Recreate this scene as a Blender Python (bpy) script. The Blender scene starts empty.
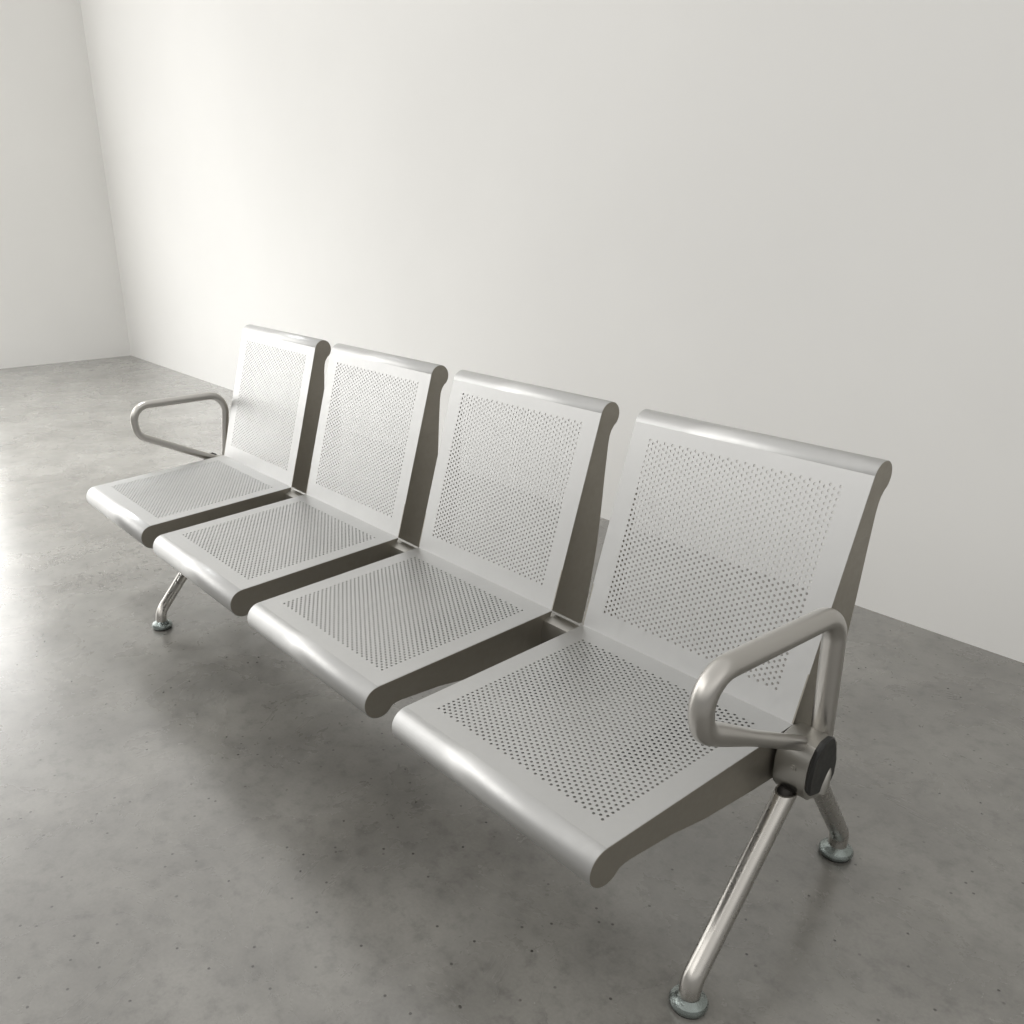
import bpy, bmesh, math
from mathutils import Vector, Matrix

C = bpy.context.scene.collection

# ------------------------------------------------------------------ dimensions (metres)
PITCH = 0.60          # seat spacing along the bench (x)
W = 0.506             # seat width
ZJ = 0.41             # height of the crease between seat and back
SA = -0.0585          # seat slope
BA = 1.8423           # back angle
SL, R1 = 0.4718, 0.0357     # seat flat length, front roll radius
BL, R2 = 0.4441, 0.0288     # back flat length, top roll radius
WALL_Y = 1.46
WALL_X = -5.187

J = (0.0, ZJ)
SD = (-math.cos(SA), math.sin(SA)); SN = (math.sin(SA), math.cos(SA))
BD = (-math.cos(BA), math.sin(BA)); BN = (-math.sin(BA), -math.cos(BA))


# ------------------------------------------------------------------ node helpers
def new_mat(name):
    m = bpy.data.materials.new(name); m.use_nodes = True
    nt = m.node_tree
    return m, nt, nt.nodes['Principled BSDF']


def node(nt, kind, **kw):
    n = nt.nodes.new(kind)
    for k, v in kw.items():
        if k in n.inputs: n.inputs[k].default_value = v
        else: setattr(n, k, v)
    return n


def ramp(nt, src, stops):
    r = nt.nodes.new('ShaderNodeValToRGB')
    r.color_ramp.interpolation = 'EASE' if len(stops) == 2 else 'LINEAR'
    e = r.color_ramp.elements
    while len(e) < len(stops): e.new(0.5)
    for el, (p, c) in zip(e, stops):
        el.position = p; el.color = (c[0], c[1], c[2], 1) if hasattr(c, '__len__') else (c, c, c, 1)
    nt.links.new(src, r.inputs['Fac'])
    return r


def mix(nt, kind, fac, a, b):
    n = nt.nodes.new('ShaderNodeMix'); n.data_type = 'RGBA'; n.blend_type = kind
    if isinstance(fac, (int, float)): n.inputs[0].default_value = fac
    else: nt.links.new(fac, n.inputs[0])
    for i, v in ((6, a), (7, b)):
        if hasattr(v, 'node'): nt.links.new(v, n.inputs[i])
        else: n.inputs[i].default_value = (*v, 1)
    return n.outputs[2]


def metal(name, col, rough, var=0.05, scale=(60, 60, 60), metallic=1.0, bump=0.0):
    m, nt, b = new_mat(name)
    tc = node(nt, 'ShaderNodeTexCoord')
    mp = node(nt, 'ShaderNodeMapping', Scale=scale)
    nt.links.new(tc.outputs['Object'], mp.inputs['Vector'])
    nz = node(nt, 'ShaderNodeTexNoise', Scale=1.0, Detail=5.0, Roughness=0.6)
    nt.links.new(mp.outputs['Vector'], nz.inputs['Vector'])
    r = ramp(nt, nz.outputs['Fac'], [(0.3, rough - var), (0.7, rough + var)])
    nt.links.new(r.outputs['Color'], b.inputs['Roughness'])
    big = node(nt, 'ShaderNodeTexNoise', Scale=7.0, Detail=3.0)
    nt.links.new(tc.outputs['Object'], big.inputs['Vector'])
    c = ramp(nt, big.outputs['Fac'], [(0.3, [x * 0.985 for x in col]), (0.7, [min(1, x * 1.01) for x in col])])
    nt.links.new(c.outputs['Color'], b.inputs['Base Color'])
    b.inputs['Metallic'].default_value = metallic
    if bump:
        bp = node(nt, 'ShaderNodeBump', Strength=bump, Distance=0.002)
        nt.links.new(nz.outputs['Fac'], bp.inputs['Height'])
        nt.links.new(bp.outputs['Normal'], b.inputs['Normal'])
    return m


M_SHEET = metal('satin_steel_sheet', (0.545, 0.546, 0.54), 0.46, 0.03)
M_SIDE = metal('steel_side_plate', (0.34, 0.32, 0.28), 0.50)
M_TUBE = metal('brushed_steel_tube', (0.47, 0.455, 0.43), 0.33, 0.025, (40, 40, 40))
M_LEG = metal('polished_steel_leg', (0.43, 0.415, 0.39), 0.28, 0.025, (40, 40, 40))
M_BRACKET = metal('cast_bracket_metal', (0.36, 0.35, 0.325), 0.38)
M_ZINC = metal('galvanised_foot_zinc', (0.25, 0.28, 0.27), 0.26, 0.12, (120, 120, 120), bump=0.5)
M_BLACK = metal('black_plastic', (0.009, 0.009, 0.008), 0.45, metallic=0.0)
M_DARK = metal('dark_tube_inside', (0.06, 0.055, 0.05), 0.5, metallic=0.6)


# ------------------------------------------------------------------ object helpers
def obj(name, bm, m, parent=None, smooth_angle=None):
    me = bpy.data.meshes.new(name)
    bmesh.ops.recalc_face_normals(bm, faces=bm.faces[:])
    if smooth_angle is not None:
        for f in bm.faces: f.smooth = True
        for e in bm.edges:
            if len(e.link_faces) == 2 and e.calc_face_angle(0) > smooth_angle: e.smooth = False
    bm.to_mesh(me); bm.free()
    me.materials.append(m)
    o = bpy.data.objects.new(name, me); C.objects.link(o)
    if parent is not None: o.parent = parent
    return o


def struct(name, bm, m, parent=None):
    o = obj(name, bm, m, parent)
    if parent is None: o['kind'] = 'structure'
    return o


def add_box(bm, lo, hi):
    v = [bm.verts.new((x, y, z)) for x in (lo[0], hi[0]) for y in (lo[1], hi[1]) for z in (lo[2], hi[2])]
    for f in ((0, 1, 3, 2), (4, 6, 7, 5), (0, 4, 5, 1), (2, 3, 7, 6), (0, 2, 6, 4), (1, 5, 7, 3)):
        bm.faces.new([v[i] for i in f])


def add_prism(bm, outline, x0, x1, bevel=0.0):
    """extrude a y-z outline along x; small chamfer on both rims"""
    n = len(outline)
    cy = sum(p[0] for p in outline) / n; cz = sum(p[1] for p in outline) / n
    if bevel:
        # inset outline by moving along vertex normals
        area = sum(outline[i][0] * outline[(i + 1) % n][1] - outline[(i + 1) % n][0] * outline[i][1] for i in range(n))
        s = 1 if area > 0 else -1
        ins = []
        for i in range(n):
            a, b, c = outline[i - 1], outline[i], outline[(i + 1) % n]
            t = Vector((c[0] - a[0], c[1] - a[1])).normalized()
            ins.append((b[0] - s * t.y * bevel, b[1] + s * t.x * bevel))
        rings = [(x0, ins), (x0 + bevel, outline), (x1 - bevel, outline), (x1, ins)]
    else:
        rings = [(x0, outline), (x1, outline)]
    vs = [[bm.verts.new((x, p[0], p[1])) for p in ol] for x, ol in rings]
    for a, b in zip(vs, vs[1:]):
        for i in range(n):
            bm.faces.new((a[i], a[(i + 1) % n], b[(i + 1) % n], b[i]))
    bm.faces.new(vs[0]); bm.faces.new(vs[-1])


def fillet(points, radii, seg=10):
    """round the corners of a 3-D polyline"""
    P = [Vector(p) for p in points]
    out = [P[0]]
    for i in range(1, len(P) - 1):
        r = radii[i - 1]
        a = (P[i - 1] - P[i]).normalized(); b = (P[i + 1] - P[i]).normalized()
        ang = a.angle(b)
        d = r / math.tan(ang / 2)
        s, e = P[i] + a * d, P[i] + b * d
        c = P[i] + (a + b).normalized() * (r / math.sin(ang / 2))
        v0, v1 = s - c, e - c
        tot = v0.angle(v1)
        ax = v0.cross(v1).normalized()
        for k in range(seg + 1):
            out.append(c + Matrix.Rotation(tot * k / seg, 3, ax) @ v0)
    out.append(P[-1])
    return out


def add_tube(bm, pts, radius, n=24, cap=True):
    """sweep a circle along pts; radius is a number or one number per point"""
    pts = [Vector(p) for p in pts]
    rad = radius if isinstance(radius, (list, tuple)) else [radius] * len(pts)
    tang = []
    for i in range(len(pts)):
        a = pts[max(i - 1, 0)]; b = pts[min(i + 1, len(pts) - 1)]
        tang.append((b - a).normalized())
    up = Vector((1, 0, 0))
    if abs(tang[0].dot(up)) > 0.9: up = Vector((0, 1, 0))
    nrm = (up - tang[0] * up.dot(tang[0])).normalized()
    rings = []
    for p, t, r in zip(pts, tang, rad):
        nrm = (nrm - t * nrm.dot(t)).normalized()
        bn = t.cross(nrm)
        rings.append([bm.verts.new(p + (nrm * math.cos(2 * math.pi * k / n) + bn * math.sin(2 * math.pi * k / n)) * r) for k in range(n)])
    for a, b in zip(rings, rings[1:]):
        for k in range(n):
            bm.faces.new((a[k], a[(k + 1) % n], b[(k + 1) % n], b[k]))
    if cap:
        bm.faces.new(rings[0]); bm.faces.new(rings[-1])
    return rings


def add_lathe(bm, prof, center=(0, 0, 0), n=40):
    rings = [[bm.verts.new((center[0] + r * math.cos(2 * math.pi * k / n), center[1] + r * math.sin(2 * math.pi * k / n), center[2] + z)) for k in range(n)] for r, z in prof]
    for a, b in zip(rings, rings[1:]):
        for k in range(n):
            bm.faces.new((a[k], a[(k + 1) % n], b[(k + 1) % n], b[k]))
    bm.faces.new(rings[0]); bm.faces.new(rings[-1])


# ------------------------------------------------------------------ perforated sheet with a rolled edge
def perforated_sheet(origin, d, nrm, length, roll_r, m, v1, v2, ncol, nrow, hole_r, sweep):
    """sheet lying in x / d; rolled away from nrm at its far edge; round holes staggered like perforated steel"""
    bm = bmesh.new(); cache = {}

    def V(u, v):
        k = (round(u, 6), round(v, 6))
        if k not in cache:
            cache[k] = bm.verts.new((u, origin[0] + d[0] * v, origin[1] + d[1] * v))
        return cache[k]
    dx = (W - 2 * m) / (ncol - 1); dv = (v2 - v1) / (nrow - 1)
    u0, u1 = m - dx / 2, W - m + dx / 2
    w0, w1 = v1 - dv / 2, v2 + dv / 2

    def cell(ul, ur, vb, vt):
        um, vm = (ul + ur) / 2, (vb + vt) / 2
        per = [V(ur, vm), V(ur, vt), V(um, vt), V(ul, vt), V(ul, vm), V(ul, vb), V(um, vb), V(ur, vb)]
        hole = []
        for k in range(8):
            a = k * math.pi / 4
            hole.append(V(um + hole_r * math.cos(a), vm + hole_r * math.sin(a)))
        for k in range(8):
            bm.faces.new((per[k], per[(k + 1) % 8], hole[(k + 1) % 8], hole[k]))
    for i in range(ncol):
        ul, ur = u0 + i * dx, u0 + (i + 1) * dx
        um = (ul + ur) / 2
        if i % 2 == 0:
            for j in range(nrow): cell(ul, ur, w0 + j * dv, w0 + (j + 1) * dv)
        else:
            for j in range(nrow - 1): cell(ul, ur, w0 + (j + 0.5) * dv, w0 + (j + 1.5) * dv)
            bm.faces.new((V(ul, w0), V(um, w0), V(ur, w0), V(ur, w0 + dv / 2), V(um, w0 + dv / 2), V(ul, w0 + dv / 2)))
            bm.faces.new((V(ul, w1 - dv / 2), V(um, w1 - dv / 2), V(ur, w1 - dv / 2), V(ur, w1), V(um, w1), V(ul, w1)))
    us = [u0 + k * dx / 2 for k in range(2 * ncol + 1)]
    vs = [w0 + k * dv / 2 for k in range(2 * nrow + 1)]
    bm.faces.new([V(0, 0), V(W, 0), V(W, w0)] + [V(u, w0) for u in reversed(us)] + [V(0, w0)])
    bm.faces.new([V(0, w1)] + [V(u, w1) for u in us] + [V(W, w1), V(W, length), V(0, length)])
    bm.faces.new([V(0, w0)] + [V(u0, v) for v in vs] + [V(0, w1)])
    bm.faces.new([V(W, w1)] + [V(u1, v) for v in reversed(vs)] + [V(W, w0)])
    # rolled edge
    cy = origin[0] + d[0] * length - nrm[0] * roll_r
    cz = origin[1] + d[1] * length - nrm[1] * roll_r
    prev = (V(0, length), V(W, length)); n = 26
    rolled = []
    for k in range(1, n + 1):
        t = sweep * k / n
        y = cy + roll_r * (nrm[0] * math.cos(t) + d[0] * math.sin(t))
        z = cz + roll_r * (nrm[1] * math.cos(t) + d[1] * math.sin(t))
        cur = (bm.verts.new((0, y, z)), bm.verts.new((W, y, z)))
        rolled.append(bm.faces.new((prev[0], prev[1], cur[1], cur[0])))
        prev = cur
    bm.normal_update()
    for f in bm.faces:                      # consistent outward normals
        f.normal_update()
    for f in bm.faces:
        c = f.calc_center_median()
        if f in rolled:
            out = Vector((0, c.y - cy, c.z - cz))
        else:
            out = Vector((0, nrm[0], nrm[1]))
        if f.normal.dot(out) < 0: f.normal_flip()
    for f in rolled: f.smooth = True
    return bm


def sheet_obj(name, bm, parent):
    me = bpy.data.meshes.new(name); bm.to_mesh(me); bm.free()
    me.materials.append(M_SHEET)
    o = bpy.data.objects.new(name, me); C.objects.link(o); o.parent = parent
    s = o.modifiers.new('thickness', 'SOLIDIFY'); s.thickness = 0.002; s.offset = -1
    return o


def arc(c, r, a0, a1, n):
    return [(c[0] + r * math.cos(math.radians(a0 + (a1 - a0) * k / n)), c[1] + r * math.sin(math.radians(a0 + (a1 - a0) * k / n))) for k in range(n + 1)]


E = 0.0010   # plates stay this far inside the sheet's outer skin
C1 = (J[0] + SD[0] * SL - SN[0] * R1, J[1] + SD[1] * SL - SN[1] * R1)
C2 = (J[0] + BD[0] * BL - BN[0] * R2, J[1] + BD[1] * BL - BN[1] * R2)
seat_outline = ([(J[0] - 0.001, J[1] - E)] + arc(C1, R1 - E, 93.35, 322, 40) +
                [(-0.4365, 0.3295), (-0.428, 0.3315), (-0.415, 0.3325), (-0.318, 0.3295), (-0.23, 0.3185), (-0.10, 0.3145), (-0.036, 0.3145)])
back_outline = ([(J[0] + E - 0.001, J[1] + 0.001)] + arc(C2, R2 - E, 164.45, -58, 40) +
                [(0.1535, 0.7955), (0.1495, 0.784), (0.1470, 0.768), (0.1430, 0.704), (0.1390, 0.62), (0.1335, 0.54), (0.1275, 0.494), (0.1150, 0.415), (0.1000, 0.350), (0.090, 0.3515)])

# ------------------------------------------------------------------ the bench
bench = bpy.data.objects.new('waiting_bench', None); C.objects.link(bench)
bench.location = (0, 0, 0)
bench['label'] = 'satin steel waiting bench with four perforated seats and two end armrests on concrete floor'
bench['category'] = 'bench'


def make_seat(i):
    if i == 0:
        s = sheet_obj('seat', perforated_sheet(J, SD, SN, SL, R1, 0.0474, 0.0475, 0.4297, 45, 34, 0.0028, math.radians(215)), bench)
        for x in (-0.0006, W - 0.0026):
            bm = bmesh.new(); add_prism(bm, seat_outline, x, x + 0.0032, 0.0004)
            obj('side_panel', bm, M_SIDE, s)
        b = sheet_obj('backrest', perforated_sheet(J, BD, BN, BL, R2, 0.0487, 0.0472, 0.4145, 45, 34, 0.0028, math.radians(215)), bench)
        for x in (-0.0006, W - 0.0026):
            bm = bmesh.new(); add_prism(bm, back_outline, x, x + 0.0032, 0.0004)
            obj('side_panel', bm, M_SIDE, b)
        # pressed steel channel that bolts the seat shell to the beam
        for x in (0.10, W - 0.15):
            bm = bmesh.new()
            add_prism(bm, [(-0.30, 0.386), (-0.30, 0.376), (-0.08, 0.335), (-0.034, 0.335), (-0.034, 0.4035)], x, x + 0.05)
            obj('seat_bracket', bm, M_BRACKET, s)
        return s, b


def copy_part(o, dx):
    c = o.copy(); C.objects.link(c)
    c.location.x += dx
    for ch in o.children:
        d = ch.copy(); C.objects.link(d); d.parent = c
    return c


seat0, back0 = make_seat(0)
for i in range(1, 4):
    copy_part(seat0, i * PITCH)
    copy_part(back0, i * PITCH)

# beam under the creases
beam_outline = [(-0.026, 0.312), (-0.030, 0.335), (-0.030, 0.372), (-0.024, 0.392), (-0.010, 0.399), (0.010, 0.398),
                (0.022, 0.390), (0.028, 0.365), (0.029, 0.335), (0.026, 0.315), (0.018, 0.306), (0.0, 0.303), (-0.016, 0.305)]
bm = bmesh.new(); add_prism(bm, beam_outline, -0.060, 2.375, 0.001)
beam = obj('support_beam', bm, M_BRACKET, bench, math.radians(35))

bracket_outline = [(-0.050, 0.320), (-0.055, 0.335), (-0.056, 0.372), (-0.052, 0.395), (-0.040, 0.413), (-0.015, 0.419), (0.012, 0.415),
                   (0.026, 0.402), (0.034, 0.372), (0.034, 0.335), (0.028, 0.310), (0.012, 0.300), (-0.014, 0.300), (-0.038, 0.307)]
cap_outline = [(-0.057, 0.335), (-0.060, 0.362), (-0.058, 0.391), (-0.050, 0.415), (-0.036, 0.427), (-0.016, 0.431), (-0.002, 0.424),
               (0.010, 0.400), (0.018, 0.374), (0.019, 0.345), (0.012, 0.331), (-0.004, 0.324), (-0.026, 0.320), (-0.046, 0.324)]


def make_bracket(x0, x1, cap_dir, dz=0.0):
    bm = bmesh.new(); add_prism(bm, [(y, z + dz) for y, z in bracket_outline], x0, x1, 0.003)
    b = obj('end_bracket', bm, M_BRACKET, bench, math.radians(28))
    xm = (x0 + x1) / 2 + 0.004
    bm = bmesh.new()
    add_tube(bm, [(xm, -0.053, 0.366 + dz), (xm, -0.0585, 0.366 + dz)], 0.0066, 20)
    add_tube(bm, [(xm, -0.054, 0.366 + dz), (xm, -0.0596, 0.366 + dz)], [0.0042, 0.0036], 6)
    obj('screw', bm, M_BRACKET, b)
    bm = bmesh.new()
    cap = [(y, z + dz) for y, z in cap_outline]
    if cap_dir > 0: add_prism(bm, cap, x1 - 0.001, x1 + 0.009, 0.003)
    else: add_prism(bm, cap, x0 - 0.009, x0 + 0.001, 0.003)
    c = obj('end_cap', bm, M_BLACK, b, math.radians(28)); c['label'] = 'black plastic end cap'
    if cap_dir > 0:
        bm = bmesh.new()
        add_tube(bm, [(x1 + 0.005, -0.013, 0.318), (x1 + 0.007, -0.009, 0.335), (x1 + 0.006, -0.002, 0.355), (x1 + 0.003, 0.004, 0.372)], [0.0105, 0.0095, 0.0065, 0.002], 16)
        obj('rib', bm, M_BRACKET, c, math.radians(40))
    return b


make_bracket(2.312, 2.377, 1)
make_bracket(-0.062, -0.012, -1, -0.022)


# armrests
def armrest(x, poly, rads, rad_fn, name='armrest'):
    pts = fillet([(x, p[0], p[1]) for p in poly], rads, 14)
    # resample the straight runs so the radius can change along them
    dense = [pts[0]]
    for a, b in zip(pts, pts[1:]):
        k = max(1, int((b - a).length / 0.012))
        for q in range(1, k + 1): dense.append(a.lerp(b, q / k))
    L = [0]
    for a, b in zip(dense, dense[1:]): L.append(L[-1] + (b - a).length)
    bm = bmesh.new()
    add_tube(bm, dense, [rad_fn(l / L[-1]) for l in L], 28)
    return obj(name, bm, M_TUBE, bench, math.radians(40))


def sm(a, b, t):
    t = min(1, max(0, (t - a) / (b - a))); return t * t * (3 - 2 * t)


armrest(2.345, [(0.030, 0.392), (0.003, 0.641), (-0.350, 0.640), (-0.330, 0.546), (0.010, 0.385)], [0.055, 0.052, 0.048],
        lambda t: 0.0190 - 0.0055 * sm(0.66, 0.80, t))
armrest(-0.040, [(0.022, 0.392), (0.048, 0.622), (-0.300, 0.620), (-0.288, 0.518), (0.010, 0.378)], [0.060, 0.052, 0.050],
        lambda t: 0.0132)


# legs: sloping steel tubes bent upright at the bottom, each on a levelling foot
def make_leg(top, foot, r, foot_r, open_top=False, bend_z=0.055, drop=0.022):
    T, F = Vector(top), Vector(foot)
    B = Vector((F.x, F.y, bend_z))
    base = Vector((F.x, F.y, drop))
    pts = fillet([T, B, base], [0.045], 8)
    bm = bmesh.new()
    rings = add_tube(bm, pts, r, 28, cap=not open_top)
    if open_top:
        # cut the tube level at its upper end and leave the bore open
        ax = (pts[1] - pts[0]).normalized()
        for v in rings[0]:
            v.co += ax * ((T.z - v.co.z) / ax.z)
        inner = []
        ctr = T.copy()
        for v in rings[0]:
            inner.append(bm.verts.new(ctr + (v.co - ctr) * 0.84))
        n = len(inner)
        for k in range(n):
            bm.faces.new((rings[0][k], rings[0][(k + 1) % n], inner[(k + 1) % n], inner[k]))
        deep = [bm.verts.new(v.co + ax * 0.05) for v in inner]
        for k in range(n):
            bm.faces.new((inner[k], inner[(k + 1) % n], deep[(k + 1) % n], deep[k]))
        bm.faces.new(deep); bm.faces.new(rings[-1])
    leg = obj('leg', bm, M_LEG, bench, math.radians(40))
    if open_top:
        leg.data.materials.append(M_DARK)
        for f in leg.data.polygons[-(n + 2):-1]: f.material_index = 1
    f = foot_r
    bm = bmesh.new()
    add_lathe(bm, [(f * 0.80, 0.004), (f * 0.96, 0.005), (f, 0.008), (f, 0.013), (f * 0.93, 0.018), (f * 0.70, 0.023), (r * 1.02, 0.026), (r * 0.9, 0.027)], (F.x, F.y, 0))
    ft = obj('foot', bm, M_ZINC, leg, math.radians(30))
    ft['label'] = 'galvanised levelling foot'
    bm = bmesh.new(); add_lathe(bm, [(f * 0.86, 0.0), (f * 0.90, 0.001), (f * 0.90, 0.0048), (f * 0.8, 0.0048)], (F.x, F.y, 0))
    # dark rubber ring below the zinc disc, kept inside the foot part
    rb = bmesh.new()
    tmp = bpy.data.meshes.new('tmp'); bm.to_mesh(tmp); bm.free()
    rb.from_mesh(ft.data); n0 = len(rb.faces); rb.from_mesh(tmp); rb.faces.ensure_lookup_table()
    for fc in rb.faces[n0:]: fc.material_index = 1
    rb.to_mesh(ft.data); rb.free(); bpy.data.meshes.remove(tmp)
    ft.data.materials.append(M_BLACK)
    return leg


make_leg((2.343, -0.050, 0.315), (2.368, -0.299, 0), 0.0185, 0.0325, True)
make_leg((2.345, 0.030, 0.315), (2.316, 0.252, 0), 0.0185, 0.0335)
make_leg((0.150, -0.040, 0.315), (0.402, -0.446, 0), 0.0165, 0.0315)
make_leg((0.150, 0.030, 0.315), (0.150, 0.255, 0), 0.0165, 0.0315)

# ------------------------------------------------------------------ room
def floor_material():
    m, nt, b = new_mat('polished_concrete')
    tc = node(nt, 'ShaderNodeTexCoord')
    P = tc.outputs['Object']

    def noise(scale, detail=4.0, rough=0.55, dist=0.0, stretch=None):
        n = node(nt, 'ShaderNodeTexNoise', Scale=scale, Detail=detail, Roughness=rough, Distortion=dist)
        if stretch:
            mp = node(nt, 'ShaderNodeMapping', Scale=stretch); nt.links.new(P, mp.inputs['Vector'])
            nt.links.new(mp.outputs['Vector'], n.inputs['Vector'])
        else: nt.links.new(P, n.inputs['Vector'])
        return n.outputs['Fac']
    big = ramp(nt, noise(1.3, 3, 0.5, 0.2), [(0.30, (0.146, 0.140, 0.126)), (0.70, (0.190, 0.184, 0.168))])
    mid = ramp(nt, noise(5, 8, 0.62), [(0.30, 0.84), (0.70, 1.14)])
    c = mix(nt, 'MULTIPLY', 1.0, big.outputs['Color'], mid.outputs['Color'])
    sm_ = ramp(nt, noise(24, 8, 0.68), [(0.46, 1.05), (0.72, 0.74)])
    c = mix(nt, 'MULTIPLY', 1.0, c, sm_.outputs['Color'])
    fine = ramp(nt, noise(140, 3, 0.6), [(0.3, 0.92), (0.7, 1.06)])
    c = mix(nt, 'MULTIPLY', 0.7, c, fine.outputs['Color'])
    # small dark pits, gathered in patches
    vo = node(nt, 'ShaderNodeTexVoronoi', voronoi_dimensions='2D', Scale=15.0, Randomness=1.0); nt.links.new(P, vo.inputs['Vector'])
    pit = ramp(nt, vo.outputs['Distance'], [(0.030, 1.0), (0.052, 0.0)])
    patch = ramp(nt, noise(7, 3, 0.6), [(0.48, 0.0), (0.54, 1.0)])
    pf = mix(nt, 'MULTIPLY', 1.0, pit.outputs['Color'], patch.outputs['Color'])
    c = mix(nt, 'MIX', pf, c, (0.035, 0.032, 0.027))
    nt.links.new(c, b.inputs['Base Color'])
    rg = ramp(nt, noise(4, 6, 0.65, 0.5), [(0.3, 0.22), (0.7, 0.34)])
    nt.links.new(rg.outputs['Color'], b.inputs['Roughness'])
    b.inputs['Specular IOR Level'].default_value = 0.5; b.inputs['IOR'].default_value = 1.6
    b.inputs['Coat Weight'].default_value = 1.0; b.inputs['Coat IOR'].default_value = 1.55; b.inputs['Coat Roughness'].default_value = 0.27
    return m


def wall_material(name, col):
    m, nt, b = new_mat(name)
    tc = node(nt, 'ShaderNodeTexCoord')
    n = node(nt, 'ShaderNodeTexNoise', Scale=1.2, Detail=3.0); nt.links.new(tc.outputs['Object'], n.inputs['Vector'])
    r = ramp(nt, n.outputs['Fac'], [(0.3, [x * 0.985 for x in col]), (0.7, [min(1, x * 1.01) for x in col])])
    nt.links.new(r.outputs['Color'], b.inputs['Base Color'])
    b.inputs['Roughness'].default_value = 0.75
    b.inputs['Specular IOR Level'].default_value = 0.25
    f = node(nt, 'ShaderNodeTexNoise', Scale=180.0, Detail=2.0); nt.links.new(tc.outputs['Object'], f.inputs['Vector'])
    bp = node(nt, 'ShaderNodeBump', Strength=0.03, Distance=0.004); nt.links.new(f.outputs['Fac'], bp.inputs['Height'])
    nt.links.new(bp.outputs['Normal'], b.inputs['Normal'])
    return m


M_FLOOR = floor_material()
M_WALL = wall_material('white_plaster', (0.80, 0.795, 0.775))
H = 3.6
bm = bmesh.new(); add_box(bm, (WALL_X - 0.2, -7.0, -0.1), (7.0, WALL_Y + 0.2, 0.0)); struct('floor', bm, M_FLOOR)
bm = bmesh.new(); add_box(bm, (WALL_X - 0.2, WALL_Y, 0.0), (7.0, WALL_Y + 0.2, H)); struct('wall_back', bm, M_WALL)
# left wall with a tall window opening beyond the frame's left edge
WY0, WY1, WZ0, WZ1 = -4.6, 0.16, 0.10, 3.4
bm = bmesh.new()
add_box(bm, (WALL_X - 0.2, WY1, 0.0), (WALL_X, WALL_Y, H))
add_box(bm, (WALL_X - 0.2, -7.0, 0.0), (WALL_X, WY0, H))
add_box(bm, (WALL_X - 0.2, WY0, 0.0), (WALL_X, WY1, WZ0))
add_box(bm, (WALL_X - 0.2, WY0, WZ1), (WALL_X, WY1, H))
struct('wall_left', bm, M_WALL)
bm = bmesh.new()
t = 0.05
add_box(bm, (WALL_X - 0.14, WY0, WZ0), (WALL_X - 0.08, WY1, WZ0 + t))
add_box(bm, (WALL_X - 0.14, WY0, WZ1 - t), (WALL_X - 0.08, WY1, WZ1))
for y in (WY0, WY0 + (WY1 - WY0 - t) / 3, WY0 + 2 * (WY1 - WY0 - t) / 3, WY1 - t):
    add_box(bm, (WALL_X - 0.14, y, WZ0), (WALL_X - 0.08, y + t, WZ1))
struct('window_1', bm, M_WALL)

# ------------------------------------------------------------------ light
def window_lamp(name, z0, z1, radiance):
    ld = bpy.data.lights.new(name, 'AREA'); ld.shape = 'RECTANGLE'
    ld.size = WY1 - WY0; ld.size_y = z1 - z0; ld.color = (1.0, 0.99, 0.97)
    ld.energy = radiance * math.pi * ld.size * ld.size_y
    lo = bpy.data.objects.new(name, ld); C.objects.link(lo)
    lo.location = (WALL_X - 0.25, (WY0 + WY1) / 2, (z0 + z1) / 2)
    lo.rotation_euler = (math.radians(90), 0, math.radians(-90))


window_lamp('window_ground_light', WZ0, 1.5, 2.7)     # daylight off the ground outside
window_lamp('window_sky_light', 1.5, WZ1, 2.7)        # sky through the upper panes

fd = bpy.data.lights.new('front_fill', 'AREA'); fd.shape = 'RECTANGLE'  # unseen fill lamp, added high at front-left to brighten the back wall
fd.size = 8.0; fd.size_y = 2.4; fd.energy = 105; fd.color = (1.0, 0.985, 0.96)
fo = bpy.data.objects.new('front_fill', fd); C.objects.link(fo)
fo.location = (-1.9, -4.6, 4.2)
fo.rotation_euler = (Vector((-0.2, 1.46, 1.0)) - fo.location).to_track_quat('-Z', 'Y').to_euler()

rd = bpy.data.lights.new('left_floor_fill', 'AREA'); rd.shape = 'RECTANGLE'  # added overhead fill, narrow spread, lifts the floor on the left
rd.size = 3.2; rd.size_y = 1.4; rd.energy = 66; rd.color = (0.97, 0.985, 1.0); rd.spread = math.radians(52)
ro = bpy.data.objects.new('left_floor_fill', rd); C.objects.link(ro)
ro.location = (-2.3, -0.75, 4.9)
ro.rotation_euler = (Vector((-2.2, -0.35, 0.0)) - ro.location).to_track_quat('-Z', 'Y').to_euler()

w = bpy.data.worlds.new('room_ambient'); bpy.context.scene.world = w
w.use_nodes = True
nt = w.node_tree; bg = nt.nodes['Background']
tc = node(nt, 'ShaderNodeTexCoord')
sx = node(nt, 'ShaderNodeSeparateXYZ'); nt.links.new(tc.outputs['Generated'], sx.inputs[0])
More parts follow.
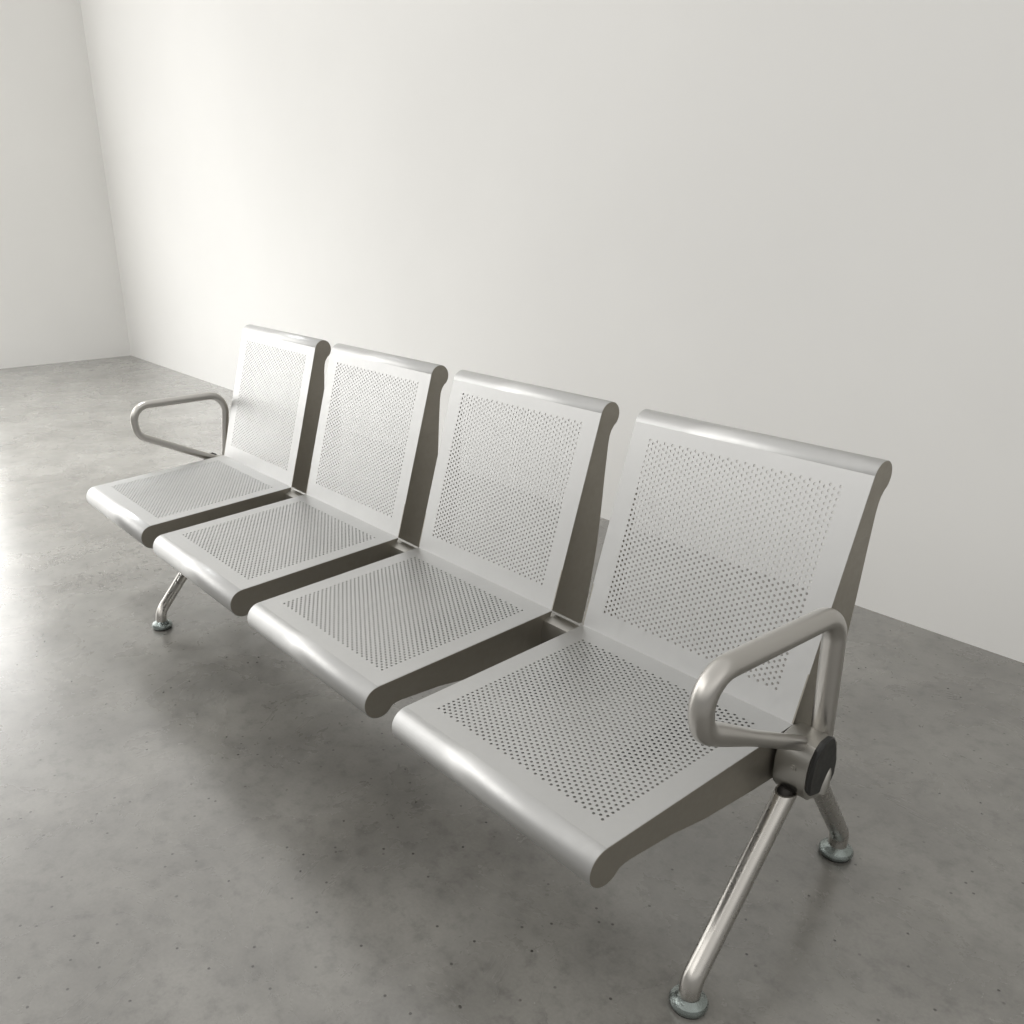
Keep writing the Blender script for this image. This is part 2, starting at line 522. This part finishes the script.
# brightest low towards the left and front of the room, dimmer overhead and to the right
dt = node(nt, 'ShaderNodeVectorMath', operation='DOT_PRODUCT'); nt.links.new(tc.outputs['Generated'], dt.inputs[0])
dt.inputs[1].default_value = (-0.5, -0.05, 0.0)
ad = node(nt, 'ShaderNodeMath', operation='ADD'); nt.links.new(dt.outputs['Value'], ad.inputs[0]); ad.inputs[1].default_value = 0.5
az = ramp(nt, ad.outputs[0], [(0.0, 0.80), (0.5, 0.68), (0.8, 0.76), (1.0, 1.1)])
el = ramp(nt, sx.outputs['Z'], [(0.0, 0.20), (0.18, 0.45), (0.45, 1.0), (0.8, 0.72)])
col = mix(nt, 'MULTIPLY', 1.0, az.outputs['Color'], el.outputs['Color'])
col = mix(nt, 'MULTIPLY', 1.0, col, (1.0, 0.985, 0.955))
nt.links.new(col, bg.inputs['Color'])
bg.inputs['Strength'].default_value = 1.75

# ------------------------------------------------------------------ camera
EYE = Vector((2.97476, -1.28683, 1.24971)); YAW, PIT, ROL = 0.91561, -0.41514, -0.005974
FPX, CU, CV = 880.499, 441.743, 590.553
fwd = Vector((-math.sin(YAW) * math.cos(PIT), math.cos(YAW) * math.cos(PIT), math.sin(PIT)))
rt = Vector((math.cos(YAW), math.sin(YAW), 0)); up = rt.cross(fwd)
r2 = rt * math.cos(ROL) + up * math.sin(ROL); u2 = up * math.cos(ROL) - rt * math.sin(ROL)
cd = bpy.data.cameras.new('camera'); cam = bpy.data.objects.new('camera', cd); C.objects.link(cam)
mt = Matrix.Identity(4)
for i in range(3):
    mt[i][0], mt[i][1], mt[i][2], mt[i][3] = r2[i], u2[i], -fwd[i], EYE[i]
cam.matrix_world = mt
cd.sensor_width = 36; cd.sensor_fit = 'HORIZONTAL'; cd.lens = FPX / 1024 * 36
cd.shift_x = (512 - CU) / 1024; cd.shift_y = (CV - 512) / 1024
cd.clip_start = 0.02
sc = bpy.context.scene
sc.camera = cam
sc.view_settings.view_transform = 'Standard'
sc.view_settings.look = 'None'
sc.view_settings.exposure = 0.0
